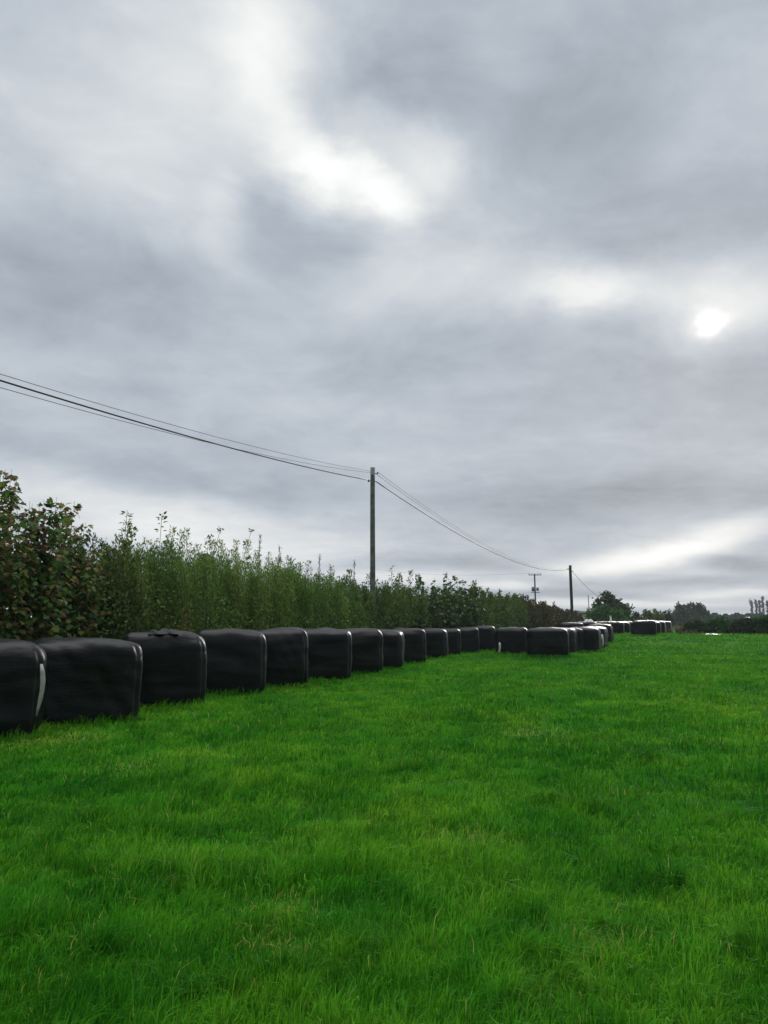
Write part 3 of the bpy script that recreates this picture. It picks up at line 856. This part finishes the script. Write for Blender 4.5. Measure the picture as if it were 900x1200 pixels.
tree('broad_tree', 'dark broad crowned tree behind the bright bush beyond the far bales', 716, 113, 693, 48,
     [(-.15, .86, .42, .14), (-.35, .66, .5, .16), (.15, .66, .5, .18), (.0, .48, .85, .2), (.55, .52, .42, .16), (-.55, .42, .45, .2), (.75, .38, .3, .2), (.35, .35, .7, .25), (-.3, .3, .7, .25)], M['fartree'], 9500, .42)
tree('round_bush', 'bright green rounded bush below the dark broad tree', 709, 104, 709.5, 47,
     [(0, .6, .6, .38), (-.5, .42, .45, .38), (.5, .45, .5, .38), (.1, .3, .9, .3), (-.75, .25, .3, .25)], M['brightbush'], 8000, .34, cat='bush', trunk=True, shell=.55)
tree('small_tree', 'small russet tree on the skyline right of the bushy tree', 745, 140, 717, 12, [(0, .7, .6, .3), (-.3, .5, .6, .3), (.3, .5, .7, .3)], M['russet'], 900, .35)
hd = [('olive_tree', 'olive tree nearest the bushy tree in the hedgerow behind the bales', 758, 135, 713.5, 18, 'olive'),
      ('olive_tree', 'olive tree standing in the middle of the hedgerow behind the last bales', 770, 138, 713, 19, 'olive'),
      ('olive_tree', 'dull olive tree between the olive hedgerow and the big dark round tree', 780, 142, 714.5, 16, 'fartree')]
for nm, lab, px, Y, pt, w, mt in hd:
    tree(nm, lab, px, Y, pt, w, [(0, .72, .6, .26), (-.45, .6, .5, .28), (.45, .62, .5, .28), (0, .4, 1.0, .35), (-.4, .25, .7, .25), (.4, .25, .7, .25)], M[mt], 1900, .42, shell=.5, group='trees in the hedgerow beyond the bales')
tree('round_tree', 'big dark rounded tree, tallest of the far hedgerow', 809, 235, 705.5, 40,
     [(.05, .82, .42, .17), (-.3, .68, .5, .2), (.4, .66, .5, .22), (0, .5, .85, .25), (-.55, .42, .45, .25), (.62, .42, .4, .25), (0, .28, 1, .25)], M['fartree'], 6500, .9, shell=.5)
tree('small_round_tree', 'smaller rounded tree leaning on the left of the big dark one', 797, 228, 708, 20,
     [(0, .75, .55, .24), (-.4, .55, .5, .28), (.4, .55, .6, .28), (0, .35, .95, .3)], M['fartree'], 1900, .75, shell=.5)
# far conifers on the skyline
proto = None
cx_ = [(829, 719), (833, 719.5), (837.5, 718), (842.5, 720), (846, 721), (850, 719), (855, 720.5), (859, 719.5), (863.5, 718), (868, 719.5), (873, 720), (877, 718.5), (884, 719), (891, 718.5), (897, 720)]
for i, (px, pt) in enumerate(cx_):
    Y = 330 + (i % 4) * 9
    p = at(px, pt, Y); z0 = gh(p[0], Y); H = p[2] - z0
    if proto is None:
        root = thing('skyline_conifer', 'small dark conifer in the line on the skyline right of the big round tree', 'tree', (p[0], Y, z0), group='conifers in a line on the skyline')
        lv = Leaves(); m = 900
        zz = rng.random(m) ** .8
        rr = 2.3 * (1.02 - zz) ** .6 * (.35 + .65 * rng.random(m)); aa = rng.random(m) * 6.283
        c = np.stack([rr * np.cos(aa), rr * np.sin(aa), .3 + zz * (H - .3)], 1)
        V, Pq, T = diamonds(c, np.stack([np.cos(aa), np.sin(aa), -.3 + 0 * aa], 1), rnd_dir(m), .9, .5, rng.random(m))
        make_mesh('crown', V, [Pq], M['conifer'], root, tint=T)
        tb = MB(); tb.tube([(0, 0, -.3), (0, 0, H * .9)], [.2, .04], 6); tb.build('trunk', M['bark'], root)
        proto = root; H0 = H
    else:
        r = proto.copy(); link(r); r.location = (p[0], Y, z0)
        k = H / H0; r.scale = (k * random.uniform(.85, 1.25), k, k); r.rotation_euler = (0, 0, random.uniform(0, 6))
        for ch in proto.children:
            c2 = ch.copy(); link(c2); c2.parent = r
# poplars at the right edge
PL = ['leftmost of the pale tall poplars near the right edge', 'second thin pale poplar from the left near the right edge', 'pale poplar in the middle of the tall group', 'tallest dark topped poplar in the pale group', 'rightmost pale poplar cut by the right edge']
for (px, pt, w), lab in zip([(880.5, 701.5, 4.5), (885.5, 702, 3.6), (889.5, 701.5, 4.2), (893.6, 699, 4.6), (899, 702, 4.6)], PL):
    tree('poplar_tree', lab, px, 520, pt, w, [(random.uniform(-.3, .3), z_, random.uniform(.6, .9), .10) for z_ in (.9, .8, .7, .6, .5, .4, .3, .2)], M['poplar'], 900, .8, shell=.3, group='tall poplars near the right edge')

# dark hedgerow bushes closing the field on the right
HB = [(813, 742.5, 728, 20, 'fartree', 'dark hedgerow bush at the field edge right of the dry weeds'),
      (822, 743.2, 729.5, 28, 'fartree', 'low dark hedgerow bush behind the white sheet on the grass'),
      (842, 743.6, 724.5, 26, 'brightbush', 'fresh green bush right of the white sheet in the hedgerow'),
      (858, 743.8, 727, 24, 'fartree', 'dull dark bush in the middle of the right hand hedgerow'),
      (876, 743.8, 724, 28, 'fartree', 'tall dark hedgerow bush below the pale poplars'),
      (896, 743.6, 722.5, 26, 'brightbush', 'green hedgerow bush cut by the right edge'),
      (922, 743.6, 722.5, 34, 'fartree', 'dark hedgerow bush just past the right edge')]
for px, pb_, pt, w, mt, lab in HB:
    if px > 910: lab = None
    if lab is None: continue
    tree('hedgerow_bush', lab, px, 67.5 + (px % 4), pt - 1.0, w * 1.25, [(0, .68, .6, .28), (-.5, .55, .5, .3), (.5, .55, .5, .3), (-.7, .3, .5, .3), (.7, .3, .5, .3), (0, .3, .9, .32)], M[mt], 5200, .25, cat='bush', trunk=True, shell=.55, tint=(.35, .25), group='bushes of the far hedgerow')
# dry weeds at the end of the bales
def weeds(name, label, px, pb_, pt, wpx, n):
    X, Y = on_ground(px, pb_); Y = min(Y, 65); X = (px - 450) / F * Y; z0 = gh(X, Y)
    root = thing(name, label, 'weeds', (X, Y, z0))
    H = (pb_ - pt) / F * Y; R = wpx / 2 / F * Y
    st = MB(); lv = Leaves()
    for k in range(n):
        b0 = np.array([rng.normal(0, R * .5), rng.normal(0, .4), -.05]); h = H * rng.uniform(.45, 1.05)
        tip = b0 + np.array([rng.normal(0, .15), rng.normal(0, .15), h])
        st.tube([b0, (b0 + tip) / 2 + rng.normal(0, .03, 3), tip], [.018, .014, .008], 4, tint=rng.random())
        m = 14
        c = b0 + (tip - b0) * rng.uniform(.3, 1, (m, 1)) + rng.normal(0, .05, (m, 3))
        lv.add(*diamonds(c, rnd_dir(m) + np.array([0, 0, .5]), rnd_dir(m), .14, .06, rng.random(m)))
    make_mesh('foliage', np.concatenate(lv.v), [np.concatenate(lv.p)], M['drystem'], root, tint=np.concatenate(lv.t))
    st.build('stems', M['drystem'], root)
weeds('dry_weeds', 'clump of tall dry brown weeds beside the last bale', 791, 742.5, 731, 13, 30)
weeds('dry_weeds', 'pale dry grass clump at the foot of the dark hedgerow', 806, 742.6, 737, 14, 20)

# ------------------------------------------------------------------ far buildings and small things
def house(name, label, px, Y, ridge_py, eaves_py, w, dpt, wallm, roofm, rz, chim=True, win=2):
    p = at(px, eaves_py, Y); z0 = gh(p[0], Y); h = p[2] - z0
    rh = at(px, ridge_py, Y)[2] - p[2]
    root = thing(name, label, 'house', (p[0], Y, z0), rz)
    b = MB(); x, y = w / 2, dpt / 2
    V = [(-x, -y, -.2), (x, -y, -.2), (x, y, -.2), (-x, y, -.2), (-x, -y, h), (x, -y, h), (x, y, h), (-x, y, h), (-x, 0, h + rh - .02), (x, 0, h + rh - .02)]
    b.add(V, [[0, 1, 5, 4], [2, 3, 7, 6], [0, 4, 7, 3], [1, 2, 6, 5], [4, 8, 7], [5, 6, 9]])
    b.build('wall', wallm, root)
    b = MB(); e = .25; sl = rh / y
    lo = h - e * sl
    V = [(-x - e, -y - e, lo + .02), (x + e, -y - e, lo + .02), (x + e, 0, h + rh + .02), (-x - e, 0, h + rh + .02), (-x - e, y + e, lo + .02), (x + e, y + e, lo + .02)]
    V += [(v[0], v[1], v[2] + .14) for v in V]
    b.add(V, [[1, 0, 3, 2], [2, 3, 4, 5], [6, 7, 8, 9], [9, 8, 11, 10], [0, 1, 7, 6], [5, 4, 10, 11], [0, 6, 9, 3], [3, 9, 10, 4], [1, 2, 8, 7], [2, 5, 11, 8]])
    rf = b.build('roof', roofm, root)
    if chim:
        b = MB(); b.box((x * .6, 0, h + rh + .35), (.7, .6, 1.0)); b.build('chimney', wallm, rf)
    for k in range(win):
        b = MB(); b.box((-x + w * (k + .5) / win, -y - .02, h * .55), (.9, .06, 1.0)); b.build('window', M['glass'], root)
house('cottage', 'low cream cottage with a dark roof beyond the dark far pole', 682, 165, 716.5, 719.5, 5.0, 5.5, M['wall_c'], M['slate'], .1, True, 2)
house('white_house', 'small white house showing between the far trees right of the round tree', 829, 262, 722.5, 725, 5.5, 6, M['wall_w'], M['slate'], 1.2, False, 2)
house('pale_barn', 'pale roofed barn showing above the dark hedgerow below the poplars', 876, 345, 723.5, 725.5, 6, 7, M['wall_w'], M['tin'], .05, False, 2)

p = at(715.5, 722.5, 80); z0 = gh(p[0], 80)
b = MB(); b.box((0, 0, (p[2] - z0) / 2 - .1), (.15, .15, p[2] - z0 + .2), 0, .02); b.box((0, 0, p[2] - z0 + .03), (.22, .22, .06), 0, .015)
o = b.build('white_post', M['wood_white']); o.location = (p[0], 80, z0)
tag(o, 'white square post standing behind the far bales before the bright bush', 'post')
# white sheet lying at the far edge of the grass
X, Y = on_ground(830, 744.6); Y = min(Y, 63.5); X = (830 - 450) / F * Y
n, m = 26, 10
u, v = np.meshgrid(np.linspace(-1, 1, n), np.linspace(-1, 1, m), indexing='ij')
edge = (1 - np.abs(u) ** 4) * (1 - np.abs(v) ** 4)
z = .01 + edge * (.05 + .025 * np.sin(u * 9 + v * 2) + .025 * np.sin(u * 4 - v * 5))
P = np.stack([u * .50 + .05 * np.sin(v * 5), v * .5 + .06 * np.sin(u * 7), z + .06], -1).reshape(-1, 3)
Bt = P.copy(); Bt[:, 2] = -.05
F_ = []
for a in range(n - 1):
    for b_ in range(m - 1):
        q = [a * m + b_, (a + 1) * m + b_, (a + 1) * m + b_ + 1, a * m + b_ + 1]; F_ += [q, [k + n * m for k in q[::-1]]]
for a in range(n - 1):
    F_ += [[a * m, a * m + n * m, (a + 1) * m + n * m, (a + 1) * m], [a * m + m - 1, (a + 1) * m + m - 1, (a + 1) * m + m - 1 + n * m, a * m + m - 1 + n * m]]
for b_ in range(m - 1):
    F_ += [[b_, b_ + 1, b_ + 1 + n * m, b_ + n * m], [(n - 1) * m + b_, (n - 1) * m + b_ + n * m, (n - 1) * m + b_ + 1 + n * m, (n - 1) * m + b_ + 1]]
o = make_mesh('plastic_sheet', np.concatenate([P, Bt]), [np.array(F_)], M['white_film'], smooth=True)
o.location = (X, Y, gh(X, Y)); tag(o, 'white crumpled plastic sheet lying at the far edge of the grass', 'plastic sheet')

# ------------------------------------------------------------------ sky and light
def azel(px, py):
    d = ray(px, py); d = d / np.linalg.norm(d)
    return math.atan2(d[0], d[1]), math.asin(d[2])
SUN_AZ, SUN_EL = azel(828, 381)

def build_world():
    w = bpy.data.worlds.new('World'); sc.world = w; w.use_nodes = True
    nt = w.node_tree; nt.nodes.clear()
    out = nt.nodes.new('ShaderNodeOutputWorld')
    sky = nt.nodes.new('ShaderNodeTexSky'); sky.sky_type = 'NISHITA'; sky.sun_disc = False
    sky.sun_elevation = SUN_EL; sky.sun_rotation = SUN_AZ; sky.dust_density = 2.0
    bg1 = nt.nodes.new('ShaderNodeBackground'); bg1.inputs[1].default_value = .05
    nt.links.new(sky.outputs[0], bg1.inputs[0])
    g = nt.nodes.new('ShaderNodeTexCoord').outputs['Generated']
    sep = nt.nodes.new('ShaderNodeSeparateXYZ'); nt.links.new(g, sep.inputs[0])
    az = math_(nt, 'ARCTAN2', sep.outputs[0], sep.outputs[1])
    el = math_(nt, 'ARCSINE', sep.outputs[2])
    cmb = nt.nodes.new('ShaderNodeCombineXYZ'); nt.links.new(az, cmb.inputs[0]); nt.links.new(el, cmb.inputs[1])
    # clouds lie on a plane overhead: their texture closes up towards the horizon
    zc = math_(nt, 'ADD', math_(nt, 'MAXIMUM', sep.outputs[2], 0.0), .13)
    pl = nt.nodes.new('ShaderNodeCombineXYZ')
    nt.links.new(math_(nt, 'DIVIDE', sep.outputs[0], zc), pl.inputs[0]); nt.links.new(math_(nt, 'DIVIDE', sep.outputs[1], zc), pl.inputs[1])
    wn = nt.nodes.new('ShaderNodeTexNoise'); wn.inputs['Scale'].default_value = 3.2; wn.inputs['Detail'].default_value = 5; wn.inputs['Roughness'].default_value = .55
    gs = nt.nodes.new('ShaderNodeMapping'); gs.inputs['Scale'].default_value = (1, 1, 1.7); nt.links.new(g, gs.inputs[0])
    nt.links.new(gs.outputs[0], wn.inputs['Vector'])
    vs = nt.nodes.new('ShaderNodeVectorMath'); vs.operation = 'SUBTRACT'; nt.links.new(wn.outputs['Color'], vs.inputs[0]); vs.inputs[1].default_value = (.5, .5, .5)
    vm = nt.nodes.new('ShaderNodeVectorMath'); vm.operation = 'MULTIPLY'; nt.links.new(vs.outputs[0], vm.inputs[0])
    amp = nt.nodes.new('ShaderNodeMapRange'); nt.links.new(el, amp.inputs[0]); amp.inputs[1].default_value = 0; amp.inputs[2].default_value = .6; amp.inputs[3].default_value = .02; amp.inputs[4].default_value = .15
    cb2 = nt.nodes.new('ShaderNodeCombineXYZ'); nt.links.new(amp.outputs[0], cb2.inputs[0])
    nt.links.new(math_(nt, 'MULTIPLY', amp.outputs[0], .75), cb2.inputs[1])
    nt.links.new(cb2.outputs[0], vm.inputs[1])
    va = nt.nodes.new('ShaderNodeVectorMath'); va.operation = 'ADD'; nt.links.new(cmb.outputs[0], va.inputs[0]); nt.links.new(vm.outputs[0], va.inputs[1])
    # finer curls that fray the cloud edges
    wf = nt.nodes.new('ShaderNodeTexNoise'); wf.inputs['Scale'].default_value = 10; wf.inputs['Detail'].default_value = 6; wf.inputs['Roughness'].default_value = .6
    nt.links.new(gs.outputs[0], wf.inputs['Vector'])
    vs2 = nt.nodes.new('ShaderNodeVectorMath'); vs2.operation = 'SUBTRACT'; nt.links.new(wf.outputs['Color'], vs2.inputs[0]); vs2.inputs[1].default_value = (.5, .5, .5)
    vm2 = nt.nodes.new('ShaderNodeVectorMath'); vm2.operation = 'MULTIPLY'; nt.links.new(vs2.outputs[0], vm2.inputs[0])
    cb3 = nt.nodes.new('ShaderNodeCombineXYZ'); nt.links.new(math_(nt, 'MULTIPLY', amp.outputs[0], .5), cb3.inputs[0]); nt.links.new(math_(nt, 'MULTIPLY', amp.outputs[0], .4), cb3.inputs[1])
    nt.links.new(cb3.outputs[0], vm2.inputs[1])
    va2 = nt.nodes.new('ShaderNodeVectorMath'); va2.operation = 'ADD'; nt.links.new(va.outputs[0], va2.inputs[0]); nt.links.new(vm2.outputs[0], va2.inputs[1])
    uv = va2.outputs[0]
    n1 = noise(nt, pl.outputs[0], .9, 7, .55, .6)
    n2 = noise(nt, pl.outputs[0], 2.6, 6, .6, .3)
    v = math_(nt, 'ADD', math_(nt, 'MULTIPLY', math_(nt, 'SUBTRACT', n1, .5), .34), math_(nt, 'MULTIPLY', math_(nt, 'SUBTRACT', n2, .5), .20))
    n3 = noise(nt, pl.outputs[0], 6.5, 6, .6, .5)
    v = math_(nt, 'ADD', v, math_(nt, 'MULTIPLY', math_(nt, 'SUBTRACT', n3, .5), .12))
    n4 = noise(nt, gs.outputs[0], 4.2, 9, .62, .9)
    hi = nt.nodes.new('ShaderNodeMapRange'); nt.links.new(el, hi.inputs[0]); hi.inputs[1].default_value = .08; hi.inputs[2].default_value = .4; hi.inputs[3].default_value = .06; hi.inputs[4].default_value = .34
    v = math_(nt, 'ADD', v, math_(nt, 'MULTIPLY', math_(nt, 'SUBTRACT', n4, .5), hi.outputs[0]))
    v = math_(nt, 'ADD', v, .555)
    BL = [  # photograph px: centre, radii, tilt (deg, + = right end down), amount
        (285, 10, 80, 120, 0, .13), (303, 105, 62, 105, -12, .13), (345, 172, 85, 55, 48, .16), (398, 224, 88, 40, 36, .25), (450, 252, 52, 32, 25, .23),
        (330, 130, 210, 210, 0, .10), (430, 222, 150, 95, 0, .12), (492, 205, 50, 70, 0, .13),
        (250, 90, 190, 220, 0, .09), (330, 40, 110, 120, 0, .08),
        (268, 262, 40, 70, -20, .12), (150, 210, 230, 80, 22, .10), (190, 60, 150, 150, 0, .06),
        (580, 330, 220, 65, 10, .13), (720, 335, 190, 50, 0, .17), (680, 345, 90, 30, 0, .12), (880, 350, 130, 60, 0, .14), (440, 345, 140, 45, 0, .09),
        (826, 383, 21, 19, 8, .42), (826, 383, 36, 30, 8, .22), (836, 374, 120, 74, 0, .20), (60, 110, 260, 240, 0, .07),
        (840, 634, 110, 24, -16, .30), (730, 656, 120, 18, -6, .36), (845, 694, 110, 7, 0, .26), (590, 686, 60, 9, 0, .26), (780, 645, 200, 40, -8, .08),
        (300, 635, 230, 46, 6, .22), (110, 592, 240, 50, 8, .20), (480, 676, 160, 14, 0, .18), (700, 706, 260, 9, 0, .22), (40, 720, 500, 40, 0, .1),
        (470, 85, 140, 115, 0, -.15), (405, 75, 60, 80, 0, -.06), (345, 290, 130, 55, 15, -.12), (640, 130, 200, 140, 0, -.09), (760, 90, 260, 150, 0, -.06), (120, 350, 240, 80, 8, -.05),
        (800, 230, 330, 110, 0, -.09), (620, 425, 400, 70, 0, -.09), (870, 470, 260, 80, 0, -.09), (740, 585, 430, 46, 2, -.17), (200, 555, 400, 50, 4, -.04),
        (150, 330, 320, 100, 0, -.03), (870, 660, 110, 14, 10, -.16), (820, 680, 200, 8, 0, -.13), (640, 694, 260, 9, 0, -.13), (480, 660, 160, 16, 0, -.13), (180, 560, 260, 30, 4, -.06), (780, 713, 200, 7, 0, -.07),
    ]
    for (cx, cy, rx, ry, tilt, a) in BL:
        u0, v0 = azel(cx, cy)
        u1, _ = azel(cx + rx, cy); _, v1 = azel(cx, cy - ry)
        mp = nt.nodes.new('ShaderNodeMapping'); mp.vector_type = 'TEXTURE'
        mp.inputs['Location'].default_value = (u0, v0, 0); mp.inputs['Rotation'].default_value = (0, 0, -math.radians(tilt))
        mp.inputs['Scale'].default_value = (abs(u1 - u0) * 1.25, abs(v1 - v0) * 1.25, 1)
        nt.links.new(uv, mp.inputs[0])
        ln = nt.nodes.new('ShaderNodeVectorMath'); ln.operation = 'LENGTH'; nt.links.new(mp.outputs[0], ln.inputs[0])
        mr = nt.nodes.new('ShaderNodeMapRange'); mr.interpolation_type = 'SMOOTHERSTEP'; nt.links.new(ln.outputs['Value'], mr.inputs[0])
        mr.inputs[1].default_value = 0; mr.inputs[2].default_value = 1; mr.inputs[3].default_value = a; mr.inputs[4].default_value = 0
        v = math_(nt, 'ADD', v, mr.outputs[0])
    # overcast is brighter overhead; the unseen zenith is raised to light the field
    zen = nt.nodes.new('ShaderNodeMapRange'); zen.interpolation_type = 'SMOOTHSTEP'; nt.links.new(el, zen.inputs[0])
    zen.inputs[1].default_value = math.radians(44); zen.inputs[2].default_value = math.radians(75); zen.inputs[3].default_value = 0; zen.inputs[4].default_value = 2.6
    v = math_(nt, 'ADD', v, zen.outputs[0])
    # low sky away from the sun, out of view, darkened to blacken bale fronts
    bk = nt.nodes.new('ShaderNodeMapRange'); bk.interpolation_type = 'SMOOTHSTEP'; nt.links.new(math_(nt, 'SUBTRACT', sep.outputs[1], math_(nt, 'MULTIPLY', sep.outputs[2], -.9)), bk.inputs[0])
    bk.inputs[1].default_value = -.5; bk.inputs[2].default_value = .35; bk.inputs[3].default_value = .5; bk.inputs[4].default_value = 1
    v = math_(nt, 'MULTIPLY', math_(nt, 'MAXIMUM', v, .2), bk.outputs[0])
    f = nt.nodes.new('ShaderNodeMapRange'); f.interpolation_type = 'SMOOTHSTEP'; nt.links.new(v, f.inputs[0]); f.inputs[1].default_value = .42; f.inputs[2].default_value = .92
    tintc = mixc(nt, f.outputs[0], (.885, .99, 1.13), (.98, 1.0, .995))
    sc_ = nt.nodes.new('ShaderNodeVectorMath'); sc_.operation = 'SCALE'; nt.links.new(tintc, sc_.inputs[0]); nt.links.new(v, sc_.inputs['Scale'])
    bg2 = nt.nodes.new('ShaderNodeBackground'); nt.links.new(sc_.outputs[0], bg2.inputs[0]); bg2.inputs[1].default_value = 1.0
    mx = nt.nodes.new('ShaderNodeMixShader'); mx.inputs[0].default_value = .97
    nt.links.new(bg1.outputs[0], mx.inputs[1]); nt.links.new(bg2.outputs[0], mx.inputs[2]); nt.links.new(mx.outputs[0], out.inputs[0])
    w.cycles.sampling_method = 'MANUAL'; w.cycles.sample_map_resolution = 512
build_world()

sl = bpy.data.lights.new('sun', 'SUN'); sl.energy = 1.5; sl.angle = math.radians(14); sl.color = (1, .95, .88)
so = link(bpy.data.objects.new('sun', sl))
d = Vector((math.sin(SUN_AZ) * math.cos(SUN_EL), math.cos(SUN_AZ) * math.cos(SUN_EL), math.sin(SUN_EL)))
so.rotation_euler = d.to_track_quat('Z', 'Y').to_euler(); so.location = (0, 0, 30)

# ------------------------------------------------------------------ haze
HAZE = 0.0003
if HAZE:
    b = MB(); b.box((60, 285, 12.5), (1000, 650, 27.0))
    m, nt, out = new_mat('haze_air')
    vol = nt.nodes.new('ShaderNodeVolumePrincipled'); vol.inputs['Color'].default_value = (.86, .91, 1, 1); vol.inputs['Density'].default_value = HAZE; vol.inputs['Anisotropy'].default_value = .2
    nt.links.new(vol.outputs[0], out.inputs['Volume'])
    o = b.build('haze', m); tag(o, 'faint pale haze in the air over the field', 'haze', kind='stuff')

# ------------------------------------------------------------------ camera
cam = bpy.data.cameras.new('camera'); cam.sensor_fit = 'VERTICAL'; cam.sensor_height = 36; cam.lens = 36 * F / 1200
cam.clip_start = .05; cam.clip_end = 5000
co = link(bpy.data.objects.new('camera', cam)); co.location = (0, 0, EYE); co.rotation_euler = (math.pi / 2 + PITCH, 0, 0)
sc.camera = co
vs_ = sc.view_settings; vs_.view_transform = 'Standard'; vs_.look = 'None'; vs_.exposure = 0; vs_.gamma = 1; vs_.use_curve_mapping = False
sc.render.engine = 'CYCLES'
sc.cycles.use_denoising = True
sc.cycles.max_bounces = 8; sc.cycles.transparent_max_bounces = 8; sc.cycles.volume_bounces = 0
